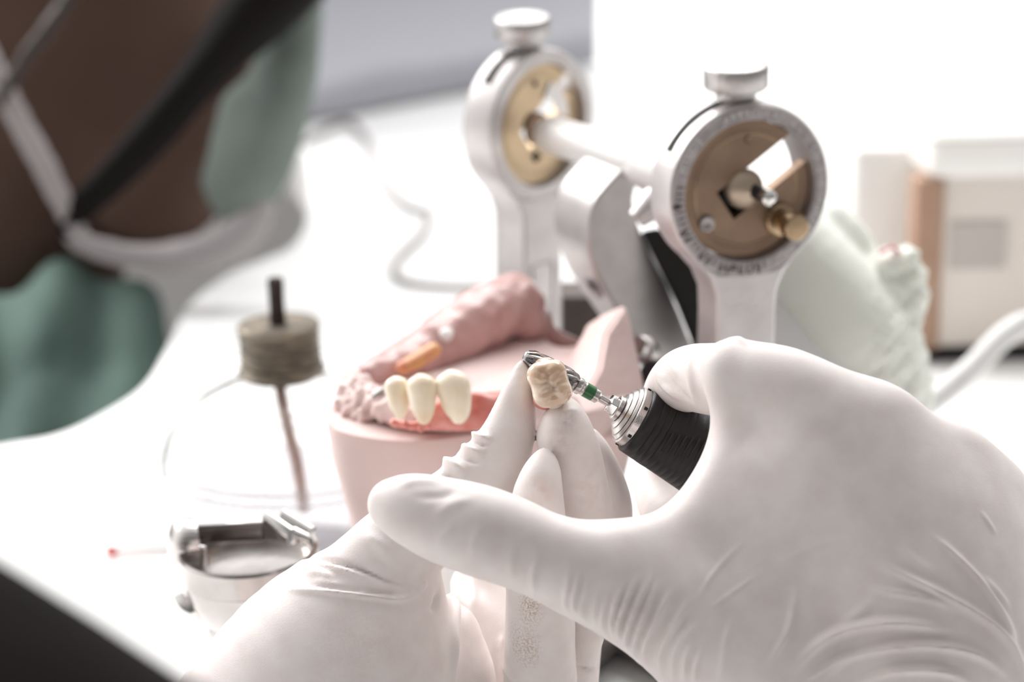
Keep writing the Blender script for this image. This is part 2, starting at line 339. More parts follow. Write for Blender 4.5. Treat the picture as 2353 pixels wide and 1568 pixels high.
# ------------------------------------------------------------------ gloved hands
def hand_right():
    V = Vol((-38, -122, 536), (156, 8, 672), 0.54)
    C = V.chain
    d0 = 572
    body = C([(1690, 874, 573, 98), (1840, 930, 569, 112), (1930, 1130, 568, 145), (2010, 1380, 570, 180), (2060, 1620, 576, 195), (2100, 1900, 584, 190)], sq=0.8, pad=24, sub=14)
    for ch in ([(2025, 990, 572, 100), (2080, 1230, 570, 150), (2110, 1500, 570, 190), (2140, 1900, 580, 190)],
               [(2180, 1075, 579, 95), (2200, 1280, 575, 150), (2200, 1500, 575, 185), (2180, 1900, 585, 190)],
               [(2255, 1165, 588, 118), (2270, 1350, 586, 150), (2270, 1560, 586, 160), (2230, 1900, 588, 170)]):
        body = smin(body, C(ch, sq=0.8, pad=24, sub=14), 15)
    body = smin(body, C([(1790, 1130, 572, 140), (1790, 1290, 570, 165), (1830, 1450, 572, 185)], sq=.75, pad=20, sub=12), 10)
    th = C([(905, 1160, 562, 62), (950, 1172, 561, 84), (1020, 1196, 560, 99), (1100, 1220, 559, 106), (1180, 1248, 559, 104), (1250, 1276, 559, 103),
            (1340, 1308, 560, 116), (1450, 1348, 563, 134), (1590, 1412, 567, 165), (1740, 1520, 572, 205), (1900, 1700, 578, 215), (2000, 1900, 582, 210)], sq=0.95, pad=14, sub=12)
    web = C([(1760, 1060, 576, 120), (1740, 1200, 574, 150), (1680, 1330, 572, 130)], sq=0.7, pad=14)
    web = smin(web, C([(1720, 960, 575, 80), (1712, 1040, 575, 105), (1690, 1120, 574, 125), (1625, 1215, 571, 120), (1530, 1270, 566, 105), (1440, 1290, 563, 105)], sq=0.7, pad=14), 6)
    body = smin(smin(body, th, 7), web, 7)
    # the open space between thumb and index finger
    cyl = V.new(); c0 = pc(1402, 962, 540); c1 = pc(1402, 962, 605)
    V.cap(cyl, pc(1402, 962, 500), pc(1402, 962, 660), 218 * 500 / FPX, 218 * 660 / FPX, pad=8)
    body = smax(body, -cyl, 5)
    idx = C([(1700, 880, 582, 88), (1640, 872, 590, 84), (1580, 872, 602, 76), (1545, 905, 616, 68), (1530, 965, 629, 60), (1500, 1010, 634, 48)], sq=0.9)
    mid = C([(1493, 1075, 640, 38), (1512, 1120, 637, 58), (1560, 1190, 628, 74), (1700, 1260, 615, 84), (1900, 1180, 598, 88), (2030, 1060, 580, 90)])
    rg = C([(1640, 1290, 650, 55), (1720, 1340, 646, 72), (1900, 1300, 628, 84), (2080, 1180, 603, 88), (2180, 1090, 585, 85)])
    pk = C([(1780, 1420, 652, 50), (1860, 1440, 650, 66), (2020, 1380, 635, 76), (2180, 1260, 612, 80), (2260, 1190, 596, 90)])
    F = smin(body, idx, 2.0)
    for q in (mid, rg, pk): F = smin(F, q, 1.2)
    v, f = nets(F, V, 11)
    Z = lambda L: [(1280 + x / 2.193, 1180 + y / 2.193) for x, y in L]
    W = []
    thumb = [([(75, 230), (48, 400), (45, 460), (75, 530)], 7, .35), ([(130, 260), (90, 400), (88, 470), (122, 550)], 7, .55), ([(182, 280), (132, 420), (128, 500), (160, 590)], 7, .5),
             ([(225, 330), (190, 450), (190, 530), (215, 620)], 6, .3), ([(275, 400), (232, 500), (232, 570), (265, 650)], 7, .5),
             ([(360, 320), (290, 460), (276, 560), (305, 670)], 7, .75), ([(425, 290), (335, 460), (312, 580), (350, 710)], 7, .85), ([(490, 290), (390, 480), (352, 620), (390, 745)], 7, .9),
             ([(530, 310), (440, 500), (392, 660), (430, 790)], 7, .85), ([(610, 340), (505, 520), (440, 680), (470, 830)], 8, .75), ([(700, 400), (600, 540), (520, 700), (525, 880)], 8, .6),
             ([(760, 500), (650, 580), (585, 720), (585, 890)], 7, .4), ([(710, 600), (650, 720), (640, 890)], 6, .35), ([(770, 620), (705, 750), (690, 890)], 6, .35), ([(900, 500), (850, 640), (820, 880)], 8, .25)]
    W += [(Z(a), wd, am) for a, wd, am in thumb]
    W += [(Z(a), wd, am) for a, wd, am in [
        ([(1000, 880), (1080, 740), (1160, 600), (1190, 480), (1215, 330)], 8, .35),
        ([(1110, 900), (1250, 720), (1380, 620), (1520, 572), (1700, 552), (1920, 575), (2050, 600)], 11, 1.15),
        ([(1270, 900), (1450, 740), (1650, 682), (1850, 665), (2050, 690), (2200, 760), (2330, 900)], 9, 1.0),
        ([(1240, 860), (1330, 790), (1430, 730), (1560, 690)], 6, .4),
        ([(1430, 900), (1650, 802), (1850, 785), (2000, 810), (2110, 880)], 9, .9),
        ([(1530, 230), (1700, 290), (1900, 390), (2100, 500), (2250, 620), (2353, 800), (2380, 900)], 9, .85),
        ([(1500, 365), (1700, 400), (1900, 440), (2080, 520)], 8, .5),
        ([(1860, 90), (1980, 190), (2150, 370), (2270, 580), (2345, 760)], 7, .6),
        ([(1400, 575), (1500, 515), (1640, 410)], 12, .25),
        ([(1020, 300), (1200, 210), (1400, 140), (1580, 105)], 4, .11),
        ([(640, 565), (750, 360), (850, 230), (1000, 90)], 5, .14),
        ([(640, 570), (800, 460), (940, 360), (1040, 290)], 4, .15),
        ([(2130, -20), (2220, 120)], 4, .2), ([(2130, 300), (2220, 400), (2300, 510)], 6, .3), ([(2180, 400), (2260, 520), (2320, 660)], 5, .3),
        ([(1700, 150), (1800, 240), (1950, 330)], 10, .25)]]
    # folds of the index finger and the faint lengthwise pleats of the thumb
    W += [([(1606, 776), (1588, 815), (1586, 860), (1598, 910), (1612, 950)], 8, .45), ([(1560, 800), (1548, 835), (1560, 880)], 7, .3),
          ([(1525, 815), (1512, 850), (1530, 885)], 8, .5), ([(1505, 860), (1530, 890), (1575, 930)], 6, .45), ([(1530, 850), (1560, 900), (1600, 935)], 6, -.35),
          ([(1640, 772), (1690, 776), (1725, 796)], 6, .35),
          ([(905, 1120), (960, 1105), (1040, 1108)], 10, .22), ([(935, 1140), (1010, 1142), (1060, 1125)], 10, -.18), ([(985, 1200), (1040, 1160), (1100, 1145)], 12, .16),
          ([(1000, 1260), (1020, 1230), (1050, 1210)], 8, .12), ([(1085, 1290), (1090, 1240), (1110, 1200)], 10, .14), ([(1180, 1345), (1175, 1290), (1190, 1220)], 10, .16), ([(1230, 1380), (1225, 1320), (1245, 1260)], 8, .25)]
    v = folds(v, f, W, 600)
    o = mesh_np('gloved_hand', v, f, glove)
    return tag(o, 'larger gloved hand seen from its back, gripping the black rotary handpiece, thumb pointing left', 'hand')
hand_right()

def hand_left():
    V = Vol((-98, -132, 556), (46, 6, 672), 0.62)
    C = V.chain
    th = C([(1198, 838, 600, 12), (1197, 862, 600, 24), (1191, 905, 600, 39), (1182, 950, 600, 51), (1168, 1000, 600, 62), (1145, 1050, 600, 73), (1112, 1095, 600, 82),
            (1060, 1150, 599, 88), (990, 1205, 598, 96), (915, 1262, 598, 106), (880, 1330, 600, 135), (850, 1410, 602, 180), (765, 1595, 606, 292), (610, 1850, 612, 330)], sq=0.8)
    palm = C([(1060, 1440, 628, 80), (1110, 1530, 632, 110), (1150, 1680, 632, 150), (1000, 1860, 625, 200)], sq=0.8)
    palm = smin(palm, C([(1000, 1480, 612, 110), (950, 1620, 615, 190), (800, 1850, 615, 260)], sq=0.8), 5)
    palm = smin(palm, C([(1098, 1345, 636, 62), (1112, 1430, 634, 80), (1150, 1600, 632, 130)], sq=.8), 4)
    body = smin(th, palm, 5)
    B = C([(1250, 1050, 590, 22), (1247, 1078, 589, 40), (1240, 1112, 588, 52), (1235, 1160, 589, 62), (1236, 1260, 592, 73), (1242, 1370, 596, 80), (1240, 1480, 602, 82), (1240, 1600, 608, 86), (1220, 1750, 616, 92), (1150, 1860, 620, 90)])
    A = C([(1304, 937, 597, 25), (1300, 960, 596, 45), (1299, 1000, 597, 66), (1312, 1050, 598, 71), (1328, 1110, 600, 68), (1341, 1180, 603, 68), (1348, 1300, 608, 66), (1337, 1420, 612, 62), (1308, 1520, 615, 64), (1290, 1640, 620, 78), (1200, 1830, 626, 90)])
    Cc = C([(1362, 1000, 618, 16), (1372, 1050, 618, 38), (1386, 1120, 620, 55), (1392, 1190, 622, 62), (1375, 1330, 628, 60), (1330, 1450, 630, 58), (1300, 1600, 632, 70), (1230, 1800, 634, 85)])
    D = C([(1330, 1120, 640, 30), (1335, 1200, 642, 50), (1320, 1330, 642, 52), (1280, 1480, 640, 54), (1260, 1620, 640, 62), (1200, 1820, 638, 80)])
    F = body
    for q in (B, A, Cc, D): F = np.minimum(F, q) if q is not B else smin(F, q, 0.8)
    v, f = nets(F, V, 3)
    Z = lambda L: [(400 + x / 2.139, 1050 + y / 2.139) for x, y in L]
    W = [(Z(a), wd, am) for a, wd, am in [
        ([(560, 500), (620, 492), (750, 512), (900, 552), (1050, 612), (1210, 660)], 6, -.9),
        ([(570, 530), (640, 505), (760, 528), (900, 570), (1040, 625)], 9, .5),
        ([(500, 640), (620, 655), (800, 672), (960, 690), (1080, 704), (1170, 690), (1240, 640)], 6, .75),
        ([(640, 640), (800, 650), (960, 668), (1060, 680), (1150, 675)], 5, -.35),
        ([(620, 560), (720, 575), (820, 605)], 9, .45), ([(660, 600), (760, 625), (850, 640)], 9, .3),
        ([(900, 380), (1000, 420), (1100, 500)], 14, .4), ([(950, 480), (1050, 540), (1150, 600)], 10, -.25),
        ([(1340, 560), (1385, 680), (1375, 850), (1372, 1000), (1382, 1140)], 5, .9), ([(1460, 560), (1465, 680), (1480, 800)], 9, .6), ([(1410, 600), (1415, 800), (1400, 1000)], 10, -.5),
        ([(1300, 640), (1290, 720), (1262, 775)], 6, -.7), ([(1240, 600), (1200, 660)], 8, .5),
        ([(1620, 860), (1585, 960), (1590, 1120)], 6, .8), ([(1615, 1010), (1650, 1070), (1710, 1120)], 5, .6), ([(1960, 1015), (2030, 1045), (2100, 1030)], 4, -.5)]]
    W += [([(1070, 992), (1105, 1006), (1135, 1012)], 8, .9), ([(1050, 1022), (1086, 1036), (1120, 1046)], 9, .9), ([(1070, 1014), (1100, 1020), (1128, 1028)], 5, -.5), ([(1000, 1050), (1042, 1070), (1080, 1092)], 11, 1.1), ([(1030, 1040), (1070, 1055), (1110, 1068)], 5, -.6), ([(1000, 1085), (1040, 1100), (1060, 1120)], 6, -.6),
          ([(1180, 840), (1196, 900), (1200, 960)], 12, .2), ([(1275, 965), (1310, 945), (1335, 950)], 8, .3), ([(1290, 985), (1325, 965)], 7, -.25)]
    v = folds(v, f, W)
    v = lap(v, f, 0.3)
    o = mesh_np('gloved_hand', v, f, glove2)
    return tag(o, 'gloved hand with upright fingertips pinching the beige molar crown', 'hand')
hand_left()

# ------------------------------------------------------------------ molar crown
crown_m = mat('beige_ceramic', (0.60, 0.43, 0.295), 0.14, noise=(150, (0.70, 0.57, 0.45), 0.35, 0.65), bump=(500, 0.00012), sss=0.3, coat=1.0)
gumred = mat('coral_wax', (0.54, 0.14, 0.11), 0.35, noise=(220, (0.66, 0.30, 0.26), 0.35, 0.7), bump=(700, 0.0002), sss=0.2, coat=0.3)
def crown():
    V = Vol((-2, -20, 578), (20, 4, 606), 0.22)
    c = pc(1263, 881, 591)
    ca, sa = math.cos(math.radians(17)), math.sin(math.radians(17))
    # long axis of the chewing surface runs from upper left to lower right, the surface faces the camera
    R = np.array([[ca, -sa, 0], [sa, ca, 0], [0, 0, 1]])
    U = lambda a, b, z=0: c + np.array([a * ca - b * sa, a * sa + b * ca, z])
    F = V.new()
    for (a, b, z, r) in ((-1.6, 2.6, -1.2, 3.1), (1.7, 2.4, -1.1, 2.9), (-1.7, -2.5, -1.0, 3.0), (1.6, -2.7, -1.1, 3.0), (0, 0, -0.1, 4.2), (0, 3.2, 1.8, 3.2), (0, -3.2, 1.8, 3.2), (0, 0, 3, 4.4)):
        F = smin(F, V.ell(U(a * .95, b * .88, z), (r * .92, r * .92, r)), 1.3)
    root = V.ell(U(0, -0.6, 6.0), (3.9, 4.9, 5.0), R.T); F = smin(F, root, 1.5)
    v, f = nets(F, V, 2); n = normals(v, f)
    L = v - c; a = L[:, 0] * ca + L[:, 1] * sa; b = -L[:, 0] * sa + L[:, 1] * ca; fr = np.clip(-n[:, 2] * 1.6 - 0.2, 0, 1)
    def gr(pts, wd, amp):
        q = np.array(pts, float); best = np.full(len(v), 1e9); p = np.stack([a, b], 1)
        for i in range(len(q) - 1):
            d = q[i + 1] - q[i]; t = np.clip(((p - q[i]) @ d) / (d @ d), 0, 1); best = np.minimum(best, np.linalg.norm(p - q[i] - t[:, None] * d, axis=1))
        return amp * np.exp(-(best / wd) ** 2) * fr
    D = gr([(-0.7, 2.9), (0.2, 1.7), (-0.5, 0.3), (0.7, -1.1), (0.1, -2.9)], .75, -1.0) + gr([(-3.0, 1.0), (-1.6, .3), (-0.5, 0.3)], .6, -.6) + gr([(0.7, -1.1), (1.8, -.4), (3.4, -.5)], .6, -.7)
    D += gr([(-1.9, 3.6), (-0.7, 2.9), (0.6, 3.6)], .5, -.25) + gr([(-1.5, -3.6), (0.1, -2.9), (1.2, -3.7)], .55, -.4) + gr([(0.2, 1.7), (2.4, 2.4)], .5, -.45) + gr([(0.7, -1.1), (-1.7, -1.9)], .45, -.5)
    D += gr([(1.6, .6), (2.4, 1.3)], .4, .3) + gr([(-1.4, -0.7), (-2.2, -1.1)], .4, .3) + gr([(1.4, -2.2), (2.0, -2.5)], .35, .3) + gr([(-1.6, 1.9), (-1.3, 2.3)], .45, -.25)
    v = v + n * D[:, None] * .48; v = lap(v, f, .4)
    stain(crown_m, P(1259, 886, 588), .0042, (1, 1, .8), (.36, .21, .11), 160, .6)
    o = mesh_np('false_tooth', v, f, crown_m); tag(o, 'glossy beige molar crown pinched between the upright gloved fingertips', 'dental crown')
    W = Vol((-2, -24, 584), (16, -8, 606), 0.3); F = W.ell(pc(1251, 918, 596), (2.5, 2.4, 3.4))
    v, f = nets(F, W, 1); g = mesh_np('crown_base', v, f, gumred, o); g['label'] = 'reddish base of the crown'
crown()

# ------------------------------------------------------------------ rotary handpiece and bur
T0 = P(1203, 815, 600); A1 = P(1203 + 869.5, 815 + 494, 619)
axis = (A1 - T0).normalized(); HM = frame(T0, axis); px = 0.600 / FPX * 1.006
hp = thing('rotary_handpiece', P(1470, 966, 606), 'black ribbed rotary handpiece with stepped steel nose, held by the larger glove', 'handpiece')
bur = thing('rotary_bur', T0, 'fluted steel cutting bur with a green band, touching the molar crown', 'bur')
def sp(L): return [(s_ * px, r * px) for s_, r in L]
bp = [(0, .5), (1, 6), (3, 10), (7, 15), (12, 18), (20, 21.5), (32, 24), (50, 25), (70, 26), (90, 26.6), (108, 27), (122, 26.5), (132, 25), (138, 22), (142, 17)]
bz = np.array(bp); zz = np.linspace(0, 142, 110); prof = [(z * px, float(np.interp(z, bz[:, 0], bz[:, 1])) * px) for z in zz]
def flute(a, z, r):
    ph = (a + z / px * 0.0165) * 8 / (2 * math.pi); t = ph - math.floor(ph)
    return r * (1 - 0.26 * (1 - t) ** 1.4 * min(1, (z / px) / 12 + 0.15)) if t > 0.08 else r * (1 - 0.26 * (t / 0.08) * min(1, (z / px) / 12 + .15))
hss = mat('polished_carbide', (0.36, 0.34, 0.335), 0.09, 1.0)
MB().lathe(prof, HM, 192, flute).build('cutting_head', hss, bur, sharp=50)
MB().lathe(sp([(140, 15), (142, 19), (150, 20), (154, 19), (156, 16.5), (161, 15.8), (163, 16.6), (200, 16.3), (203, 13), (206, 9.5), (262, 9.5)]), HM, 64).build('shank', steel, bur, sharp=25)
g = MB().lathe(sp([(163.5, 16.7), (164.5, 17.4), (187.5, 17.2), (188.5, 16.5)]), HM, 64, caps=False).build('colour_band', mat('green_enamel', (0.018, 0.12, 0.035), 0.3, coat=0.3, noise=(900, (0.03, 0.15, 0.05), .4, .7)), bur)
g['label'] = 'green band on the shank'
# collet with hexagonal jaws
def hexa(a, z, r):
    k = (a + .3) % (math.pi / 3) - math.pi / 6; return r * 0.9 / math.cos(k)
MB().lathe(sp([(229, 17), (231, 23), (247, 25), (249, 21)]), HM, 96, lambda a, z, r: hexa(a, z, r) if ((a + .3) % (2 * math.pi / 3)) > 0.28 else r * .72).build('collet', chrome, hp, sharp=25)
MB().lathe(sp([(247, 20), (248, 28), (250, 30), (259, 31), (260, 28), (261, 40), (266, 46), (267, 44), (268, 50), (275, 58), (276, 56), (277, 62), (283, 66.5), (284, 64.5), (285, 70), (287, 72), (303, 73), (306, 71), (309, 70)]), HM, 128).build('nose_ring', steel, hp, sharp=24)
lock = MB()
for k in range(6):
    a = k * math.pi / 3 + 0.4; M = HM @ Matrix.Rotation(a, 4, 'Z')
    lock.box((72.4 * px, -3 * px, 293 * px), (75.2 * px, 3 * px, 301 * px), M)
lock.build('grip_notch', black, hp, smooth=False)
bl = [(303, 68), (304, 78), (306, 81.5), (309, 83), (316, 83.5), (330, 84.5), (331.5, 83.2), (333, 84.8), (346, 86), (347.5, 84.8), (349, 86.2), (362, 87.5), (363.5, 86), (365, 87.7)]
for k in range(16): s_ = 380 + k * 16; r = 88 + min(k, 6) * 1.3; bl += [(s_, r), (s_ + 1.5, r - .5), (s_ + 3, r + .2)]
bl += [(660, 96), (900, 94), (1000, 88), (1004, 60)]
MB().lathe(sp(bl), HM, 128).build('barrel', rubber, hp, sharp=60)
tc_ = (Vector(CAM) - T0).normalized(); GR = math.atan2(tc_.dot(HM.col[1].to_3d()), tc_.dot(HM.col[0].to_3d())) + math.radians(18)
sl = MB()
for k in range(7):                                      # raised slanting grip bars of the rubber sleeve
    M = HM @ Matrix.Rotation(GR + math.radians(-2.5 * k), 4, 'Z')
    sl.box(((86 + k * 1.1) * px, -30 * px, (372 + k * 15) * px), ((90.6 + k * 1.1) * px, 24 * px, (377 + k * 15) * px), M @ Matrix.Rotation(math.radians(2), 4, 'X'), 0.00012)
sl.build('grip_rib', rubber, hp)

# ------------------------------------------------------------------ articulator
art = thing('dental_articulator', on_z(1600, 1450), 'silver dental articulator with two round condyle dials and knurled top knobs', 'articulator')
def Zin(o, n): return frame(o, n)
FO = P(1724, 440, 708); th = math.radians(22); FN = Vector((math.sin(th), -math.cos(th), 0))
BO = P(1250, 288, 822); tb = math.radians(47); BN = Vector((math.sin(tb), -math.cos(tb), 0))
def dial(O, N, R, back):
    M = frame(O, N)                                       # local x = right-hand side of the face as seen from outside, y up
    L = 0.0125
    g = 'condyle dials'
    Ri = R * 0.80
    h = MB(); prof = [(-L, Ri * .995), (-L, R * 0.95), (-L + .0012, R * 1.0), (-0.0015, R * 1.0), (-0.0004, R * .985), (0, R * 0.965), (0, Ri * 1.01), (-0.0008, Ri), (-L, Ri * .995)]
    h.lathe(prof, M, 128, caps=False)
    ho = h.build('dial_housing', cast_al, art, sharp=28)
    if not back:
        MB().lathe([(0.00005, R * 0.955), (0.00035, R * .95), (0.00035, Ri * 1.03), (0.00005, Ri * 1.02)], M, 128, caps=False).build('dial_scale', ring_m, art, sharp=30)['label'] = 'dark engraved ring of the front dial'
    # adjusting slot along the top of the drum
    s_ = MB(); a0, a1 = (98, 152) if not back else (92, 142)
    n = 26; v = []; f = []
    for i in range(n):
        a = math.radians(a0 + (a1 - a0) * i / (n - 1))
        for z in (-0.0080, -0.0046):
            for rr in (R * 1.006, R * .97): v.append(M @ Vector((rr * math.cos(a), rr * math.sin(a), z)))
    for i in range(n - 1):
        b = 4 * i; f += [(b, b + 4, b + 6, b + 2), (b + 1, b + 3, b + 7, b + 5), (b, b + 1, b + 5, b + 4), (b + 2, b + 6, b + 7, b + 3)]
    f += [(0, 2, 3, 1), (4 * n - 4, 4 * n - 3, 4 * n - 1, 4 * n - 2)]
    s_.add(v, f); s_.build('adjusting_slot', mat('slot_shadow_grey', (0.035, 0.034, 0.03), 0.7, 0.0, spec=.1), ho)
    # brass disc with slanting channel: ring sectors on either side of the channel
    bm_ = brass_l if back else brass
    ang = math.radians(34) if not back else math.radians(38); hw = 0.0046 if not back else 0.0036
    ca, sa = math.cos(ang), math.sin(ang)
    disc = MB()
    def slab(poly, z0, z1):
        disc.prism([M @ Vector((x, y, z1)) for x, y in poly], M.to_3x3() @ Vector((0, 0, z0 - z1)))
    r1 = Ri * .985
    def arc(lo, hi, n=40): return [(r1 * math.cos(lo + (hi - lo) * i / n), r1 * math.sin(lo + (hi - lo) * i / n)) for i in range(n + 1)]
    d = math.asin(hw / r1)
    loc = lambda u, w_: (u * ca - w_ * sa, u * sa + w_ * ca)       # u along the channel, w across
    ue = -0.0071                                                   # closed end of the channel
    z1, z0 = -0.0024, -0.0060
    up_ = arc(ang + d, ang + math.pi, 40); slab(up_ + [loc(ue, 0), loc(ue, hw)], z0, z1)
    lo_ = arc(ang + math.pi, ang + 2 * math.pi - d, 40); slab(lo_ + [loc(ue, -hw), loc(ue, 0)], z0, z1)
    disc.build('brass_plate', bm_, art, sharp=30)
    for rr in (.80, .86):                                          # turned grooves
        gm = MB()
        for lo, hi in ((ang + d * 1.35, ang + 2 * math.pi - d * 1.35),):
            pts = [M @ Vector((r1 * rr * math.cos(lo + (hi - lo) * i / 70), r1 * rr * math.sin(lo + (hi - lo) * i / 70), z1)) for i in range(71)]
            gm.tube(pts, 0.00016, 6)
        gm.build('turned_groove', brass_k if rr == .80 else bm_, art)
    # thumb screw on top
    kM = frame(M @ Vector((-0.0008, R * 0.965, -L * .62)), (-0.03, -0.10, 1))
    kn = MB(); kn.lathe([(-.001, .0048), (0, .0052), (.0048, .0050), (.0052, .0046)], kM, 48)
    kn.build('screw_neck', cast_al, art)
    kr = MB(); kr.lathe([(.0034, .0062), (.0037, .0078), (.0042, .0083), (.0092, .0083), (.0098, .0079), (.0100, .0070), (.0098, .0030), (.0092, .0022), (.0091, .0003)], kM, 144,
                        lambda a, z, r: r * (1 + 0.012 * (1 if int(a / (2 * math.pi) * 144) % 2 else -1)) if .0045 < z < .0096 and r > .0075 else r)
    kr.build('thumb_screw', mat('knurled_aluminium', (0.50, 0.48, 0.47), 0.42, 0.9, bump=(2500, .00004)), art, sharp=50)
    # post down to the base
    c = M @ Vector((0, 0, -L * .5)); Mp = Matrix.Translation((c.x, c.y, 0)) @ Matrix.Rotation(math.atan2(N.y, N.x) + math.pi / 2, 4, 'Z')
    zt = c.z - R * .9; hwp = 0.0086
    po = MB(); prof = [(0, c.z - R * .93), (-hwp * .9, c.z - R * .90), (-hwp * 1.75, c.z - R * .76), (-hwp * 1.3, zt - .001), (-hwp * 1.04, zt - .006), (-hwp, zt - .012), (-hwp, TAB + .012), (hwp, TAB + .012), (hwp, zt - .012), (hwp * 1.04, zt - .006), (hwp * 1.3, zt - .001), (hwp * 1.75, c.z - R * .76), (hwp * .9, c.z - R * .90)]
    po.prism([Mp @ Vector((x, -L * .5, z)) for x, z in prof], Mp.to_3x3() @ Vector((0, L, 0)))
    p_ = po.build('post', cast_al, art, sharp=30, bevel=0.0012)
    iw = MB()
    for sx in (-1, 1): iw.box((sx * hwp * .55 - .0004, -L * .5 - .0005, TAB + .02), (sx * hwp * .55 + .0004, -L * .5 + .0004, zt - .022), Mp)
    iw.box((-hwp * .55, -L * .5 - .0005, zt - .0225), (hwp * .55, -L * .5 + .0004, zt - .0217), Mp); iw.build('post_panel', cast_al, p_)
    return M
MF = dial(FO, FN, 0.0232, False)
MBk = dial(BO, BN, 0.0232, True)
R = 0.0232
# engraved scale of the front dial
eng = mat('engraved_dark', (0.03, 0.027, 0.027), 0.7, 0.0, spec=.1); engl = mat('engraved_light', (0.55, 0.52, 0.51), 0.5, 0.5)
tk = MB()
for k in range(-3, 22):
    a = math.radians(186 + k * 4.6); M = MF @ Matrix.Rotation(a, 4, 'Z'); Lg = .0021 if k % 5 else .0032
    if k % 5 == 0 and k >= 0 and k // 5 in (1, 2, 3): Lg = .0016
    tk.box((R * .825, -.00016, .0003), (R * .825 + Lg, .00016, .00042), M)
tk.build('scale_marks', eng, art, smooth=False)
def letters(txt, a_c, r, size, m, inward=False, name='scale_lettering', step=None):
    mb = MB(); st_ = step or size * .78 / r; n = len(txt)
    for i, ch in enumerate(txt):
        if ch == ' ': continue
        cu = bpy.data.curves.new('t', 'FONT'); cu.body = ch; cu.size = size; cu.align_x = 'CENTER'; cu.align_y = 'CENTER'; cu.extrude = .00004; cu.offset = size * .012
        o = bpy.data.objects.new('t', cu); col.objects.link(o); bpy.context.view_layer.update()
        me = bpy.data.meshes.new_from_object(o.evaluated_get(bpy.context.evaluated_depsgraph_get()))
        off = (i - (n - 1) / 2) * st_
        a = a_c + (off if inward else -off); rot = a + (math.pi / 2 if inward else -math.pi / 2)
        M = MF @ Matrix.Translation((r * math.cos(a), r * math.sin(a), .0004)) @ Matrix.Rotation(rot, 4, 'Z')
        mb.add([M @ q.co for q in me.vertices], [tuple(p.vertices) for p in me.polygons])
        bpy.data.objects.remove(o); bpy.data.curves.remove(cu); bpy.data.meshes.remove(me)
    return mb.build(name, m, art, smooth=False)
D_ = math.radians
letters('PLUS', D_(267), R * .90, .0032, eng, True)
letters('0', D_(186), R * .905, .0032, eng, False)
letters('10', D_(209), R * .915, .0027, eng, False, step=.10); letters('20', D_(232), R * .915, .0027, eng, False, step=.10); letters('30', D_(250), R * .915, .0027, eng, False, step=.10)
letters('MINUS', D_(148), R * .89, .0026, engl, False)
letters('ARTICULATOR', D_(83), R * .885, .0026, engl, False)
letters('CO INC', D_(14), R * .885, .0026, engl, False); letters('BUFFALO NY', D_(-35), R * .885, .0024, engl, False)
MB().lathe([(-.0125, .0064), (-.0066, .0064), (-.0064, .0058)], MF @ Matrix.Translation((-.0012, -.0012, 0)), 40).build('socket', black, art)
# condyle ball, shaft and small brass screw of the front dial
MB().lathe([(-.0053 + .0106 * i / 20, .0054 * math.sin(math.pi * max(.02, min(.98, i / 20)))) for i in range(21)], MF @ Matrix.Translation((-.0001, .0000, -.0035)), 48).build('condyle_ball', mat('worn_ball_brass', (.50, .41, .32), .42, .8), art)
MB().lathe([(-.02, .0019), (.0058, .0019), (.0060, .0015)], MF @ Matrix.Translation((.0012, .0, 0)), 32).build('condyle_shaft', black, art)
MB().lathe([(.0060, .0016), (.0062, .0021), (.0088, .0021), (.0096, .0013), (.0097, .0003)], MF @ Matrix.Translation((.0012, .0, 0)), 32).build('shaft_tip', chrome, art)
MS = MF @ Matrix.Translation((.0102, -.0090, 0))
MB().lathe([(-.0030, .0044), (-.0012, .0044), (-.0008, .0040), (-.0006, .0022), (.0038, .0022), (.0040, .0035), (.0070, .0035), (.0074, .0030), (.0075, .0002)], MS, 48).build('brass_screw', brass_k, art)
MB().lathe([(-.0026, .0022), (-.0016, .0021), (-.0014, .0016), (-.0018, .0006)], MF @ Matrix.Translation((-.0113, -.0080, 0)), 32).build('plate_screw', ring_m, art)
MB().lathe([(-.0026, .0012), (-.0020, .0011), (-.0021, .0004)], MF @ Matrix.Translation((.0005, .0130, 0)), 24).build('plate_screw', brass, art)
# back dial hub
MB().lathe([(-.0024, .0050), (-.0014, .0050), (-.0010, .0042), (-.0014, .0028), (-.0026, .0022)], MBk @ Matrix.Translation((-.0012, -.0012, 0)), 40).build('dial_hub', brass, art)
MB().lathe([(-.004, .0018), (-.0018, .0018)], MBk @ Matrix.Translation((-.0010, -.0098, 0)), 4).build('dial_notch', black, art)
MB().lathe([(-.0026, .0010), (-.0020, .0009)], MBk @ Matrix.Translation((-.0015, .0125, 0)), 24).build('plate_screw', black, art)
pl = MB(); a0 = [(13.2 * math.cos(D_(q)), 13.2 * math.sin(D_(q))) for q in range(5, 75, 7)] + [(8.5 * math.cos(D_(q)), 8.5 * math.sin(D_(q))) for q in range(74, 4, -7)]
pl.prism([MBk @ Vector((x * .001, y * .001, -.0018)) for x, y in a0], MBk.to_3x3() @ Vector((0, 0, -.0005))); pl.build('cover_plate', steel, art)
# cross bar
b0 = P(1262, 308, 812); b1 = P(1640, 425, 722); ba = (b1 - b0).normalized(); BMx = frame(b0, ba); bl_ = (b1 - b0).length
MB().lathe([(-.004, .0030), (-.001, .0034), (0, .0050), (.002, .0057), (bl_ * .60, .0057), (bl_ * .60 + .001, .0066), (bl_ * .66, .0074), (bl_ * .95, .0074)], BMx, 64).build('cross_bar', mat('satin_bar_metal', (0.84, 0.82, 0.81), 0.35, 0.6), art, sharp=35)
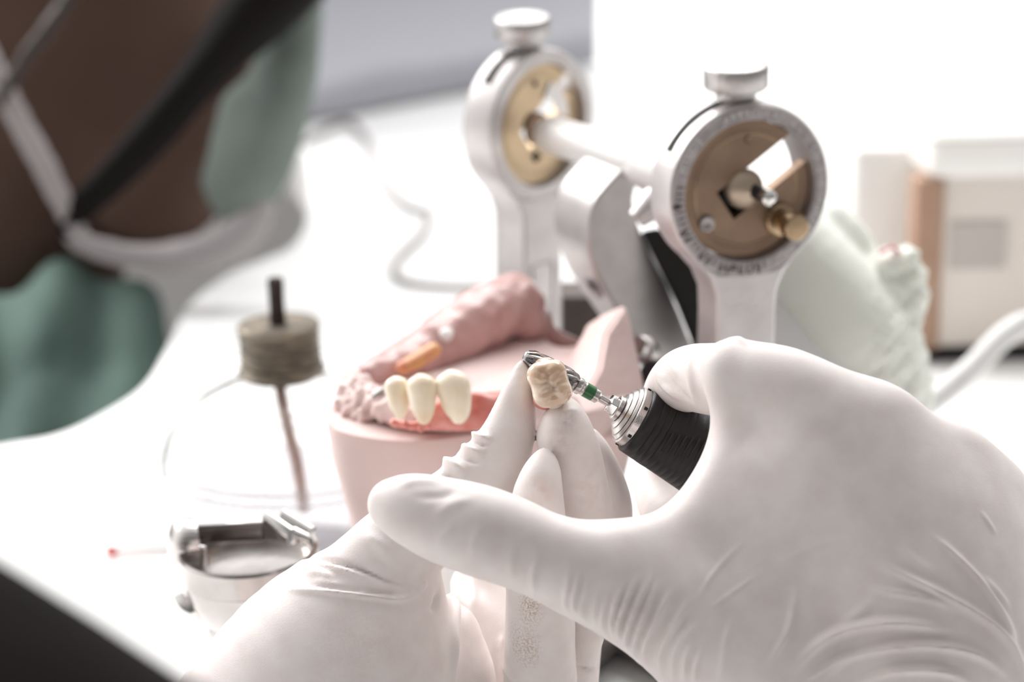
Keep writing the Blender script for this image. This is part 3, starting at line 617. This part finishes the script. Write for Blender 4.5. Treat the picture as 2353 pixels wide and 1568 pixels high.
# swan-neck upper arm: plate across the cross bar
an = Vector((ba.x, ba.y, 0)).normalized(); ao = P(1470, 372, 761)
face = [(1448, 372), (1402, 418), (1366, 465), (1352, 520), (1354, 575), (1376, 640), (1412, 704), (1470, 790), (1520, 870), (1600, 860), (1588, 790), (1545, 680), (1500, 590), (1472, 530), (1456, 470), (1462, 430), (1478, 395), (1470, 372)]
cf = crv([np.array([*q, 0.]) for q in face], 4)
MB().prism([on_plane(q[0], q[1], ao, an) for q in cf], -an * 0.022).build('upper_arm', mat('satin_arm_metal', (0.50, 0.47, 0.46), 0.4, 0.8, noise=(200, (.42, .395, .385), .3, .8)), art, sharp=40, bevel=.0008)
tg = (on_plane(1412, 704, ao, an) - on_plane(1376, 640, ao, an)).normalized(); sn = tg.cross(an).normalized()
if sn.x > 0: sn = -sn
hM = frame(on_plane(1395, 673, ao, an) - an * .008 + sn * .0002, sn, tg)
MB().lathe([(-.001, .0040), (.0005, .0040), (.0007, .0036), (.0003, .0030), (.0001, .0002)], hM, 32).build('arm_screw', ring_m, art)
MB().box((-.0026, -.0006, .0001), (.0026, .0006, .0006), hM).build('screw_slot', black, art)
# black upper frame behind the front post
bk = [(1474, 532), (1510, 524), (1575, 560), (1640, 640), (1700, 700), (1700, 860), (1625, 860), (1560, 700), (1510, 600)]
MB().prism([P(x, y, 765) for x, y in bk], FWD * .012).build('upper_frame', black, art, bevel=.001)
MB().tube([P(1462, 505, 745), P(1500, 470, 745), P(1560, 420, 745)], [.0028, .0045, .005], 24).build('arm_boss', cast_al, art)
MB().lathe([(0, .0035), (.0035, .0038), (.004, .0028), (.007, .0028)], frame(P(1490, 812, 749), (-.5, -.7, .5)), 32).build('mounting_screw', steel, art)
MB().lathe([(-.012, .0045), (.0, .0052), (.002, .0045)], frame(P(1507, 868, 752), (-.5, -.6, .2)), 32).build('mounting_knob', mat('dark_knob', (.06, .055, .055), .35, .5), art)
# lower frame on the bench
fp = Vector((FO.x, FO.y, TAB)); bk_ = Vector((BO.x, BO.y, TAB)); cst = P(1120, 1000, 715)
MB().tube([fp + Vector((-.002, .006, .008)), (fp + bk_) / 2 + Vector((-.01, 0, .008)), bk_ + Vector((-.004, .006, .008))], .008, 16, 6).tube([(fp + bk_) / 2 + Vector((0, 0, .008)), Vector((cst.x, cst.y, TAB + .008)), Vector((cst.x - .03, cst.y - .02, TAB + .008))], .008, 16, 4).build('base_frame', cast_al, art)

# dark block standing behind the posts
MB().box((-.0085, -.01, 0), (.0085, .01, z_at(664, 0.86) - TAB), Matrix.Translation((P(1352, 720, 870).x, .86, TAB)), .0008).build('wooden_block', mat('dark_walnut', (.085, .062, .052), .6, noise=(60, (.06, .045, .04), .3, .8, (1, 1, 8)))) \
    .__setitem__('label', 'dark brown block standing between the far post and the swan-neck arm')
bpy.data.objects['wooden_block']['category'] = 'block'

# ------------------------------------------------------------------ pink plaster cast
pink = mat('pink_plaster', (0.63, 0.47, 0.445), 0.6, noise=(45, (0.69, 0.54, 0.515), 0.3, 0.75), bump=(300, .00025), sss=0.1)
pinkd = mat('rose_gum_plaster', (0.47, 0.265, 0.25), 0.35, noise=(70, (0.56, 0.36, 0.34), 0.3, 0.7), bump=(260, .0005), coat=.25)
toothm = mat('ivory_tooth', (0.76, 0.65, 0.47), 0.25, noise=(120, (0.86, 0.80, 0.68), 0.35, 0.7), sss=.2, coat=.4)
orange = mat('amber_wax', (0.66, 0.36, 0.14), 0.35, noise=(150, (0.60, 0.24, 0.14), .4, .65), sss=.2)
plaster = mat('white_plaster', (.86, .84, .82), .7, bump=(200, .0003))
def cast():
    root = thing('dental_cast', P(1100, 1200, 700), 'pink plaster lower-jaw cast mounted in the articulator behind the crown', 'dental cast')
    zr = CAM[2] - .211                                        # height of the rim
    ring = [(752, 962), (775, 985), (850, 1003), (950, 1010), (1060, 1000), (1150, 985), (1300, 955), (1420, 925), (1477, 893), (1446, 808), (1424, 752), (1390, 735), (1340, 790), (1270, 790), (1235, 740), (1195, 690), (1120, 720), (1000, 760), (900, 800), (822, 850), (780, 890), (757, 930)]
    rw = [on_z(x, y, zr) for x, y in ring]; c = sum(rw, Vector()) / len(rw)
    rw = crv(rw + [rw[0]], 4)[:-1]; n = len(rw); v = []; f = []
    levels = [(.0, .97), (-.0006, .995), (-.0022, 1.0), (-.012, .965), (-.028, .88), (-.031, .87)]
    for dz, s_ in levels: v += [Vector((c.x + (q.x - c.x) * s_, c.y + (q.y - c.y) * s_, zr + dz)) for q in rw]
    for j in range(len(levels) - 1): f += [(j * n + i, j * n + (i + 1) % n, (j + 1) * n + (i + 1) % n, (j + 1) * n + i) for i in range(n)]
    f += [tuple(range(n))[::-1], tuple((len(levels) - 1) * n + i for i in range(n))]
    MB().add(v, f).build('cast_base', pink, root, sharp=50)
    # mounting plaster below
    m2 = MB(); v = []; f = []
    for dz, s_ in ((-.031, .86), (-.05, .80), (-.07, .7), (TAB + .016 - zr, .66)): v += [Vector((c.x + (q.x - c.x) * s_, c.y + (q.y - c.y) * s_, zr + dz)) for q in rw]
    for j in range(3): f += [(j * n + i, j * n + (i + 1) % n, (j + 1) * n + (i + 1) % n, (j + 1) * n + i) for i in range(n)]
    f += [tuple(range(n))[::-1], tuple(3 * n + i for i in range(n))]
    m2.add(v, f).build('mounting_plaster', plaster, root, sharp=50)
    # ridge: horseshoe relief
    V = Vol((-52, -34, 655), (42, 24, 800), 0.7); C = V.chain
    r1_ = C([(842, 872, 728, 40), (930, 842, 738, 52), (1010, 792, 748, 64), (1080, 745, 756, 70), (1140, 715, 764, 72), (1190, 700, 770, 62), (1215, 745, 768, 40)], sq=1.0)
    r1_ = smin(r1_, C([(1085, 700, 768, 20), (1150, 660, 772, 24), (1192, 650, 774, 24), (1222, 690, 774, 24), (1262, 765, 772, 22), (1330, 800, 772, 18)]), 3)
    r1_ = smin(r1_, C([(830, 848, 736, 14), (920, 795, 748, 14), (1010, 745, 757, 16), (1080, 700, 766, 18)]), 2)
    v, f = nets(r1_, V, 3); nn = normals(v, f)
    for k in range(9):
        d = rng.normal(size=3); d /= np.linalg.norm(d); v = v + nn * (0.09 * np.sin((v @ d) * (0.35 + .12 * k) + k))[:, None]
    mesh_np('far_ridge', v, f, pinkd, root)
    v2 = C([(822, 900, 705, 34), (880, 935, 692, 34), (960, 960, 686, 30), (1060, 962, 685, 30), (1150, 950, 688, 36), (1240, 940, 696, 40), (1300, 940, 704, 36)])
    v2 = smin(v2, C([(815, 880, 716, 26), (800, 925, 705, 28), (835, 965, 694, 20)]), 2)
    v, f = nets(v2, V, 2); nn = normals(v, f); uv = px_of(v); rough = np.clip((900 - uv[:, 0]) / 60, 0.12, 1)
    for k in range(12):
        d = rng.normal(size=3); d /= np.linalg.norm(d); v = v + nn * (0.24 * rough * np.sin((v @ d) * (0.6 + .22 * k) + k))[:, None]
    mesh_np('near_ridge', v, f, pink, root)
    # coral gum wax around the bridge
    gw = C([(905, 972, 681, 12), (960, 980, 678, 12), (1010, 962, 681, 28), (1060, 968, 680, 24), (1110, 946, 683, 40), (1150, 940, 686, 42)])
    gw = smin(gw, C([(1010, 935, 680, 15), (1008, 905, 684, 9)]), 1.5); gw = smin(gw, C([(1090, 915, 680, 16), (1130, 930, 681, 20)]), 2)
    for x, y, r in ((905, 970, 9), (932, 975, 10), (965, 985, 8), (985, 978, 8)): gw = smin(gw, C([(x, y, 668, r), (x + 2, y + 4, 668, r)]), .6)
    v, f = nets(gw, V, 1); mesh_np('gum_wax', v, f, gumred, root)['label'] = 'coral red wax around the bridge'
    tw = C([(925, 845, 724, 16), (960, 828, 728, 20), (995, 806, 732, 20)]); v, f = nets(tw, V, 1); mesh_np('wax_tooth', v, f, orange, root)['label'] = 'amber coloured wax tooth on the far side'
    tw = C([(1020, 775, 742, 20), (1050, 752, 748, 22)]); v, f = nets(tw, V, 1); mesh_np('cast_tooth', v, f, plaster, root)['label'] = 'pale plaster tooth beside the amber one'
    # three-unit bridge standing on the near ridge
    br = thing('dental_bridge', P(985, 970, 680), 'ivory three-tooth bridge seated on the pink cast', 'dental bridge')
    for (xt, yt, wt, xb, yb, d) in ((912, 893, 28, 920, 960, 676), (969, 893, 34, 974, 968, 672), (1040, 890, 40, 1054, 964, 673)):
        Vt = Vol(pc(xt - 60, yb + 30, d) - [0, 0, 14], pc(xt + 70, yt - 50, d) + [0, 0, 14], .32); s_ = xb - xt
        q = Vt.chain([(xt, yt, d, wt), (xt + s_ * .35, yt + 16, d, wt * .97), (xt + s_ * .7, (yt + yb) / 2 + 2, d, wt * .84), (xb, yb - 20, d, wt * .66), (xb, yb - 8, d, wt * .50)], sq=.85)
        q = smin(q, Vt.chain([(xt - wt * .45, yt - 4, d, wt * .52), (xt + wt * .5, yt - 6, d, wt * .5)], sq=1.2), 1.0)
        # cusps
        q = smin(q, Vt.chain([(xt - wt * .1, yt - wt * .62, d + 1, wt * .38), (xt + wt * .15, yt - wt * .55, d + 1, wt * .4)]), 1.0)
        v, f = nets(q, Vt, 2); mesh_np('tooth', v, f, toothm, br)
    rf = [(1436, 702, 730), (1450, 745, 727), (1482, 900, 717), (1475, 1010, 711), (1290, 1010, 708), (1378, 850, 718), (1392, 770, 726)]
    MB().prism([P(*q) for q in rf], FWD * .010).build('retromolar_wall', pink, root, sharp=30, bevel=.0009)
    lf = [(1436, 702, 731), (1392, 770, 727), (1378, 850, 719), (1290, 1010, 711), (1180, 960, 740), (1290, 860, 748), (1332, 795, 752), (1350, 748, 750), (1390, 722, 744)]
    MB().prism([P(*q) for q in lf], FWD * .010).build('retromolar_wall', pink, root, sharp=30, bevel=.0009)
    MB().tube([P(856, 912, 690), P(884, 893, 690)], .0007, 8).build('metal_pin', chrome, root)
cast()

# ------------------------------------------------------------------ spirit lamp
lampX = P(648, 740, 836).x; LY = 0.808
z = lambda y: z_at(y, LY)
lamp = thing('spirit_lamp', (lampX, LY, TAB), 'glass spirit lamp with blackened wick holder and ridged brass collar', 'lamp')
LM = Matrix.Translation((lampX, LY, 0))
glassm = mat('clear_glass', (1, 1, 1), 0.0, trans=1.0, ior=1.4)
pm = lambda p: p * .836 / FPX
gp_o = [(868, 90), (880, 118), (895, 160), (915, 196), (943, 228), (975, 260), (1005, 280), (1030, 290), (1045, 292), (1060, 289), (1075, 291), (1100, 290), (1150, 284), (1220, 272), (1290, 255), (1330, 240)]
pro = [(z(y), pm(r)) for y, r in gp_o]; zb = TAB + .002
pro = [(zz_, rr) for zz_, rr in pro if zz_ > zb + .004] + [(zb + .002, pm(238)), (zb, pm(225))]
pin = [(zz_ + .0003, max(rr - .0011, .001)) for zz_, rr in pro[:-2]] + [(zb + .004, pm(222)), (zb + .003, pm(200)), (zb + .003, .0005)]
gv = MB(); full = [(zb, .0005)] + pro[::-1] + pin
gv.lathe([(a, b) for a, b in full], LM, 96, caps=False)
gl = gv.build('glass_body', glassm, lamp, sharp=60)
rb = MB()
for y in (1048, 1072): rb.lathe([(z(y) + .0007 * math.cos(q), pm(290) + .0007 * math.sin(q)) for q in np.linspace(0, 2 * math.pi, 9)], LM, 96, caps=False)
rb.build('glass_rib', glassm, lamp)
zl = z(1110); lq = [(zb + .0042, .0005), (zb + .0042, pm(215))] + [(a, b - .0003) for a, b in pin[::-1] if zb + .005 < a < zl] + [(zl, pm(277)), (zl, .0005)]
spm = mat('violet_spirit', (.80, .74, .82), .1, noise=(30, (.76, .70, .79), .3, .7)); spm.node_tree.nodes['Principled BSDF'].inputs['Alpha'].default_value = .3
MB().lathe(lq, LM, 96, caps=False).build('spirit', spm, lamp, sharp=40)
colm = mat('tarnished_brass', (.10, .082, .066), .5, .5, noise=(140, (.25, .21, .15), .4, .7, (1, 1, 5)), bump=(400, .0002))
cp = [(868, 84), (860, 98), (850, 104), (846, 100), (838, 92), (830, 97), (822, 91), (812, 96), (804, 90), (796, 95), (786, 90), (776, 95), (768, 91), (757, 96), (747, 96), (742, 90)]
tilt = Matrix.Translation((lampX - pm(8), LY, z(800))) @ Matrix.Rotation(D_(-3), 4, 'Y') @ Matrix.Translation((0, 0, -z(800)))
cpz = [(z(y), pm(r)) for y, r in cp]
MB().lathe(cpz + [(z(744), pm(20))], tilt, 64).build('collar', colm, lamp, sharp=40)
MB().lathe([(z(752), pm(22)), (z(742), pm(19)), (z(700), pm(17.5)), (z(645), pm(18.5)), (z(640), pm(16)), (z(642), pm(12))], Matrix.Translation((lampX - pm(13), LY, z(700))) @ Matrix.Rotation(D_(-2), 4, 'Y') @ Matrix.Translation((0, 0, -z(700))), 32).build('wick_holder', mat('charred_tube', (.03, .022, .02), .7, .2, noise=(300, (.055, .042, .038), .4, .7), spec=.2), lamp, sharp=40)
MB().tube([P(640, 870, 838), P(650, 930, 838), P(665, 1000, 838), P(680, 1055, 838), P(690, 1110, 838), P(700, 1180, 838)], [pm(14), pm(15), pm(15), pm(13)], 14, 5).build('wick', mat('rosy_wick', (.50, .36, .31), .8, noise=(700, (.42, .29, .25), .3, .7)), lamp)

# ------------------------------------------------------------------ chrome cup
cupm = mat('smudged_chrome', (.50, .47, .455), .2, 1.0, noise=(80, (.36, .335, .32), .35, .75), bump=(300, .00004))
cup = thing('metal_cup', on_z(520, 1700), 'polished chrome hinged cup on a stem beside the lower left glove', 'cup')
CY = 0.645; zc = lambda y: z_at(y, CY); cx = (585 - 1176.5) / FPX * .70; q = .70 / FPX
CM = Matrix.Translation((cx, CY, 0)) @ Matrix.Rotation(D_(4), 4, 'Y') @ Matrix.Translation((0, 0, 0))
CM = Matrix.Translation((cx, CY, zc(1300))) @ Matrix.Rotation(D_(-3), 4, 'Y') @ Matrix.Rotation(D_(4), 4, 'X') @ Matrix.Translation((0, 0, -zc(1300)))
cpz = [(zc(1470), 12 * q), (zc(1462), 55 * q), (zc(1440), 92 * q), (zc(1400), 128 * q), (zc(1360), 146 * q), (zc(1318), 153 * q), (zc(1314), 157 * q), (zc(1262), 158 * q), (zc(1256), 154 * q), (zc(1258), 147 * q), (zc(1300), 143 * q), (zc(1302), 10 * q)]
MB().lathe(cpz, CM, 96).build('bowl', cupm, cup, sharp=28)
MB().box((-118 * q, 40 * q, zc(1262)), (32 * q, 52 * q, zc(1218)), CM, .0006).build('back_plate', mat('dark_steel', (.16, .145, .14), .3, 1.0), cup)
kM = frame(P(432, 1252, 690), (-1, -.35, .05)); MB().lathe([(-.0015, .0066), (.0005, .0068), (.0022, .0066), (.0036, .0056), (.0046, .0036), (.0050, .0008)], kM, 96, lambda a, z_, r: r * (1 + .012 * math.sin(a * 60))).build('hinge_knob', steel, cup, sharp=60)
MB().box((-.0035, -.0012, -.0012), (.0035, .0012, .0065), frame(P(462, 1300, 690), (0.1, 0, 1)), .0004).build('hinge_bracket', chrome, cup)
cl = MB(); cl.tube([P(612, 1186, 690), P(668, 1225, 686), P(672, 1250, 686)], .0016, 12).tube([P(650, 1183, 690), P(716, 1222, 687), P(712, 1242, 686), P(672, 1224, 687)], .0017, 12); cl.build('wire_clip', chrome, cup)
MB().tube([P(408, 1372, 688), P(425, 1395, 687), P(455, 1412, 687), P(500, 1422, 690), P(560, 1418, 695)], [.0016, .0022, .0020, .0016], 16, 4).build('stem_hook', chrome, cup)
MB().box((-33 * q, -20 * q, TAB), (33 * q, 20 * q, zc(1415)), Matrix.Translation((P(505, 1450, 690).x, CY, 0)), .0012).build('stem', chrome, cup)

# ------------------------------------------------------------------ pale green cast behind
green = mat('pale_green_stone', (.78, .79, .715), .6, noise=(40, (.82, .835, .77), .3, .7), bump=(300, .0003), sss=.1)
greyp = mat('pale_grey_plaster', (.76, .755, .75), .65, bump=(250, .0002))
g2 = thing('dental_cast', P(1950, 900, 800), 'pale green dental cast leaning behind the front dial, bumpy teeth on its right', 'dental cast')
MB().prism(crv([P(x, y, 800) for x, y in ((1640, 500), (1720, 560), (1800, 622), (1850, 660), (1910, 740), (1960, 800), (2015, 868), (2080, 980), (2100, 1100), (1700, 1100), (1600, 800), (1640, 500))], 4)[:-1], FWD * .035).build('plaster_mount', greyp, g2, sharp=45, bevel=.001)
def gcast():
    V = Vol((50, -60, 775), (130, 60, 850), .9); C = V.chain
    F = C([(1800, 560, 805, 105), (1880, 640, 805, 108), (1960, 740, 806, 108), (2010, 800, 808, 100), (2050, 900, 812, 90)], sq=1.3)
    F = smin(F, C([(1900, 520, 815, 60), (1950, 560, 815, 55), (1985, 620, 815, 45)]), 5)
    F = smin(F, C([(2050, 790, 812, 60), (2050, 840, 812, 65)]), 6)
    for x, y, r in ((2040, 610, 40), (2082, 600, 34), (2100, 645, 32), (2104, 685, 30), (2085, 722, 34), (2040, 680, 48)): F = smin(F, C([(x, y, 806, r), (x + 4, y + 5, 808, r)]), 1.6)
    v, f = nets(F, V, 3); nn = normals(v, f); uv = px_of(v); rough = np.clip((uv[:, 0] - 1980) / 60, .1, 1)
    for k in range(9):
        d = rng.normal(size=3); d /= np.linalg.norm(d); v = v + nn * (0.22 * rough * np.sin((v @ d) * (0.5 + .2 * k) + k))[:, None]
    mesh_np('stone_cast', v, f, green, g2)
gcast()
MB().tube([P(2020, 582, 800), P(2050, 566, 800), P(2066, 580, 800)], .0007, 8).build('pink_pencil_mark', mat('pink_mark', (.7, .3, .33), .6), g2)['label'] = 'pink mark on the teeth'

# ------------------------------------------------------------------ cream box, tube, cable, stick
bx = thing('appliance_box', on_z(2115, 838), 'blurred cream box with a brown corner strip at the right of the bench', 'box')
bo = on_z(2115, 836); ry = Matrix.Translation(bo) @ Matrix.Rotation(D_(6), 4, 'Z')
cream = mat('cream_enamel', (.68, .61, .545), .5, noise=(12, (.72, .655, .60), .3, .7)); creaml = mat('pale_cream_enamel', (.84, .82, .79), .45, noise=(10, (.82, .80, .77), .3, .7))
MB().box((.004, 0, .006), (.30, .16, .076), ry, .003).build('front_case', cream, bx)
MB().box((.0, -.001, .073), (.303, .163, .092), ry, .004).build('lid', creaml, bx)
MB().box((-.022, .03, .004), (.006, .15, .080), ry, .003).build('side_case', creaml, bx)
MB().box((-.0045, -.0015, .006), (.0065, .012, .074), ry, .001).build('corner_strip', mat('brown_plastic', (.34, .20, .135), .5, noise=(40, (.42, .27, .19), .3, .7)), bx)
MB().box((-.001, .002, 0), (.30, .15, .0065), ry).build('base_shadow_strip', black, bx, smooth=False)  # black strip under the case, its colour stands in for the shadow gap
MB().box((.0095, -.0012, .038), (.0315, .0006, .0565), ry).build('label_plate', mat('grey_label', (.47, .43, .40), .5), bx, smooth=False)
MB().box((-.001, -.004, .0885), (.060, -.0005, .0900), ry, .0004).build('lid_handle', mat('grey_handle', (.55, .53, .51), .4), bx)
tag(MB().tube([P(2040, 985, 930), P(2140, 925, 935), P(2230, 850, 940), P(2310, 770, 945), P(2380, 740, 950), P(2500, 760, 960)], .0042, 20, 6).build('hose', mat('translucent_grey_plastic', (.58, .57, .565), .35, noise=(60, (.66, .65, .64), .3, .7))), 'pale grey flexible hose crossing in front of the cream box', 'hose')
def onb(x, y, h=.0015): p = on_z(x, y); return Vector((p.x, p.y, TAB + h))
tag(MB().tube([onb(x, y, .0022) for x, y in ((700, 340), (790, 288), (835, 320), (860, 390), (905, 455), (950, 490), (985, 495), (975, 545), (930, 590), (905, 625), (925, 655), (1000, 668), (1110, 668), (1230, 640))], .0016, 10, 6).build('cable', mat('grey_cable', (.26, .24, .235), .5)), 'thin grey cable curling on the bench behind the pink cast', 'cable')
stk = thing('applicator_stick', onb(300, 1280), 'thin pale stick with a red tip lying on the bench left of the lamp', 'stick')
MB().tube([onb(262, 1283, .002), onb(330, 1277, .002), onb(420, 1272, .002), onb(520, 1268, .002)], .0012, 10).build('handle', mat('pale_stick', (.72, .66, .64), .5), stk)
MB().tube([onb(243, 1285, .0022), onb(256, 1284, .0024), onb(268, 1283, .002)], [.001, .0019, .0014], 12, 3).build('tip', mat('red_tip', (.55, .10, .09), .5), stk)

# ------------------------------------------------------------------ monitor
mo = thing('monitor', on_z(1000, 250), 'large blurred screen with grey picture standing at the back of the bench', 'monitor')
pA = on_z(560, 318); pB = on_z(1388, 160); u = (pB - pA); Lm = u.length; u.normalize(); back = Vector((-u.y, u.x, 0))
MM = Matrix.Identity(4)
for i in range(3): MM[i][0] = u[i]; MM[i][1] = back[i]; MM[i][2] = (0, 0, 1)[i]; MM[i][3] = pA[i]
MB().box((-.02, .004, .004), (Lm, .045, .36), MM, .002).build('casing', mat('white_casing', (.82, .82, .82), .4), mo)
scm = bpy.data.materials.new('screen_picture'); scm.use_nodes = True; nn_ = scm.node_tree; b_ = nn_.nodes['Principled BSDF']
b_.inputs['Base Color'].default_value = (.05, .05, .055, 1); b_.inputs['Roughness'].default_value = .5
tcn = nn_.nodes.new('ShaderNodeTexCoord'); sep = nn_.nodes.new('ShaderNodeSeparateXYZ'); rp = nn_.nodes.new('ShaderNodeValToRGB'); mrr = nn_.nodes.new('ShaderNodeMapRange')
nn_.links.new(tcn.outputs['Object'], sep.inputs[0]); mrr.inputs['From Min'].default_value = TAB; mrr.inputs['From Max'].default_value = TAB + .11
nn_.links.new(sep.outputs['Z'], mrr.inputs['Value']); nzz = nn_.nodes.new('ShaderNodeTexNoise'); nzz.inputs['Scale'].default_value = 14
nn_.links.new(tcn.outputs['Object'], nzz.inputs['Vector']); ad = nn_.nodes.new('ShaderNodeMath'); ad.operation = 'MULTIPLY_ADD'; ad.inputs[1].default_value = .12; ad.inputs[2].default_value = -.06
ad2 = nn_.nodes.new('ShaderNodeMath'); nn_.links.new(nzz.outputs['Fac'], ad.inputs[0]); nn_.links.new(ad.outputs[0], ad2.inputs[0]); nn_.links.new(mrr.outputs[0], ad2.inputs[1]); nn_.links.new(ad2.outputs[0], rp.inputs[0])
cr = rp.color_ramp; cr.elements[0].position = 0; cr.elements[0].color = (.27, .27, .30, 1); cr.elements[1].position = 1; cr.elements[1].color = (.20, .215, .225, 1)
for p_, c_ in ((.14, (.30, .30, .33, 1)), (.24, (.50, .50, .54, 1)), (.5, (.42, .42, .46, 1)), (.72, (.34, .345, .37, 1))):
    e = cr.elements.new(p_); e.color = c_
nn_.links.new(rp.outputs[0], b_.inputs['Emission Color']); b_.inputs['Emission Strength'].default_value = .85
MB().box((-.01, .001, .004), (Lm - .004, .0045, .35), MM).build('screen', scm, mo, smooth=False)

# ------------------------------------------------------------------ person across the bench
skin = mat('brown_skin', (.085, .048, .037), .6, noise=(20, (.105, .062, .048), .3, .7), sss=.1, spec=.15)
def person():
    V = Vol((-330, -330, 1090), (-60, 240, 1420), 4.0); C = V.chain; D0 = 1200
    k = lambda L: C([(x, y, D0 + dz, r) for x, y, dz, r in L], pad=16)
    head = k([(160, -420, 60, 470), (140, -150, 50, 480), (200, 60, 40, 400)])
    head = smin(head, k([(330, 250, 30, 250), (350, 380, 20, 190), (330, 440, 15, 130)]), 14)     # jaw and chin
    head = smin(head, k([(560, 180, -10, 60), (600, 240, -15, 42)]), 10)                          # nose under the mask
    body = smin(head, k([(60, 420, 70, 250), (-20, 760, 90, 300), (-60, 1000, 110, 420), (-40, 1700, 120, 520)]), 16)
    for s_ in (0,): body = smin(body, k([(-20, 130, -25, 45), (-30, 200, -25, 40)]), 6)            # ear
    v, f = nets(body, V, 3)
    pr = mesh_np('person', v, f, skin)
    tag(pr, 'blurred person in green scrubs, surgical mask and cap, head bent down across the bench', 'person')
    gm = mat('green_mask_cloth', (.15, .175, .158), .8, noise=(25, (.20, .235, .212), .3, .7), spec=.15); gw = mat('pale_mask_cloth', (.34, .32, .32), .8, spec=.2)
    m_ = C([(700, -200, 1160, 60), (676, 0, 1160, 70), (655, 160, 1155, 78), (622, 300, 1150, 80), (585, 400, 1150, 78), (555, 480, 1150, 60)], pad=12); m_ = smin(m_, C([(560, 250, 1155, 60), (520, 420, 1150, 60)], pad=12), 8)
    v, f = nets(m_, V, 3); mesh_np('face_mask', v, f, gm, pr)['label'] = 'green surgical mask'
    m_ = C([(605, 450, 1148, 34), (580, 510, 1145, 46), (520, 560, 1145, 50), (420, 590, 1145, 42), (300, 590, 1145, 34), (190, 560, 1140, 30), (160, 530, 1140, 24)], pad=12)
    v, f = nets(m_, V, 2); mesh_np('mask_edge', v, f, gw, pr)['label'] = 'pale lower edge of the mask'
    m_ = C([(-60, 60, 1120, 32), (0, 190, 1118, 32), (90, 360, 1118, 32), (180, 530, 1125, 30)], pad=12)
    v, f = nets(m_, V, 2); mesh_np('mask_tie', v, f, mat('white_mask_tie', (.33, .30, .30), .8), pr)['label'] = 'white tie strap of the mask'
    band_m = mat('matte_black', (.008, .006, .006), .7, spec=.1)
    m_ = C([(780, -240, 1135, 130), (625, -20, 1130, 98), (480, 150, 1124, 58), (340, 320, 1120, 52), (200, 465, 1122, 40), (150, 520, 1128, 34)], pad=12)  # broad black band running diagonally over the face
    v, f = nets(m_, V, 2); mesh_np('cheek_band', v, f, band_m, pr)['label'] = 'wide black band across the cheek'
    m_ = C([(240, -160, 1112, 26), (150, 10, 1110, 26), (60, 130, 1108, 24), (0, 230, 1110, 24)], pad=12)
    v, f = nets(m_, V, 2); mesh_np('glasses_temple', v, f, mat('dark_brown_plastic', (.035, .024, .02), .5), pr)
    scr = mat('green_scrub_cloth', (.095, .14, .125), .85, noise=(14, (.16, .235, .205), .35, .65, (3, 1, .6)), bump=(40, .001), spec=.15)
    m_ = C([(-160, 900, 1235, 160), (90, 830, 1215, 190), (200, 800, 1215, 185), (240, 950, 1215, 230), (220, 1150, 1215, 330), (160, 1700, 1225, 420)], pad=16)
    m_ = smin(m_, C([(-300, 960, 1240, 200), (-100, 1000, 1225, 230), (100, 1400, 1225, 400)], pad=16), 12)
    v, f = nets(m_, V, 3); nn = normals(v, f); uv = px_of(v)
    v = v + nn * (4.5 * np.sin(uv[:, 0] * .03 + uv[:, 1] * .006))[:, None]
    mesh_np('scrub_top', v, f, scr, pr)['label'] = 'green scrub top'
person()

# ------------------------------------------------------------------ dark sleeve near the camera
n_ = np.array([-.543, .84]); c0 = np.array([215, 1429]) + 1000 * n_; dr = np.array([.84, .543])
slv = mat('black_cloth', (.007, .0055, .0055), .85, noise=(60, (.013, .010, .0095), .3, .7), spec=.04)
pts = [P(*(c0 + dr * t + n_ * (t / 900) ** 2 * 60), 300) for t in (-2600, -1700, -800, 0, 800, 1700, 2600)]
tag(MB().tube(pts, .0477, 40, 4).build('sleeved_arm', slv, smooth=True), 'dark out-of-focus sleeve crossing the near lower left corner', 'sleeve')
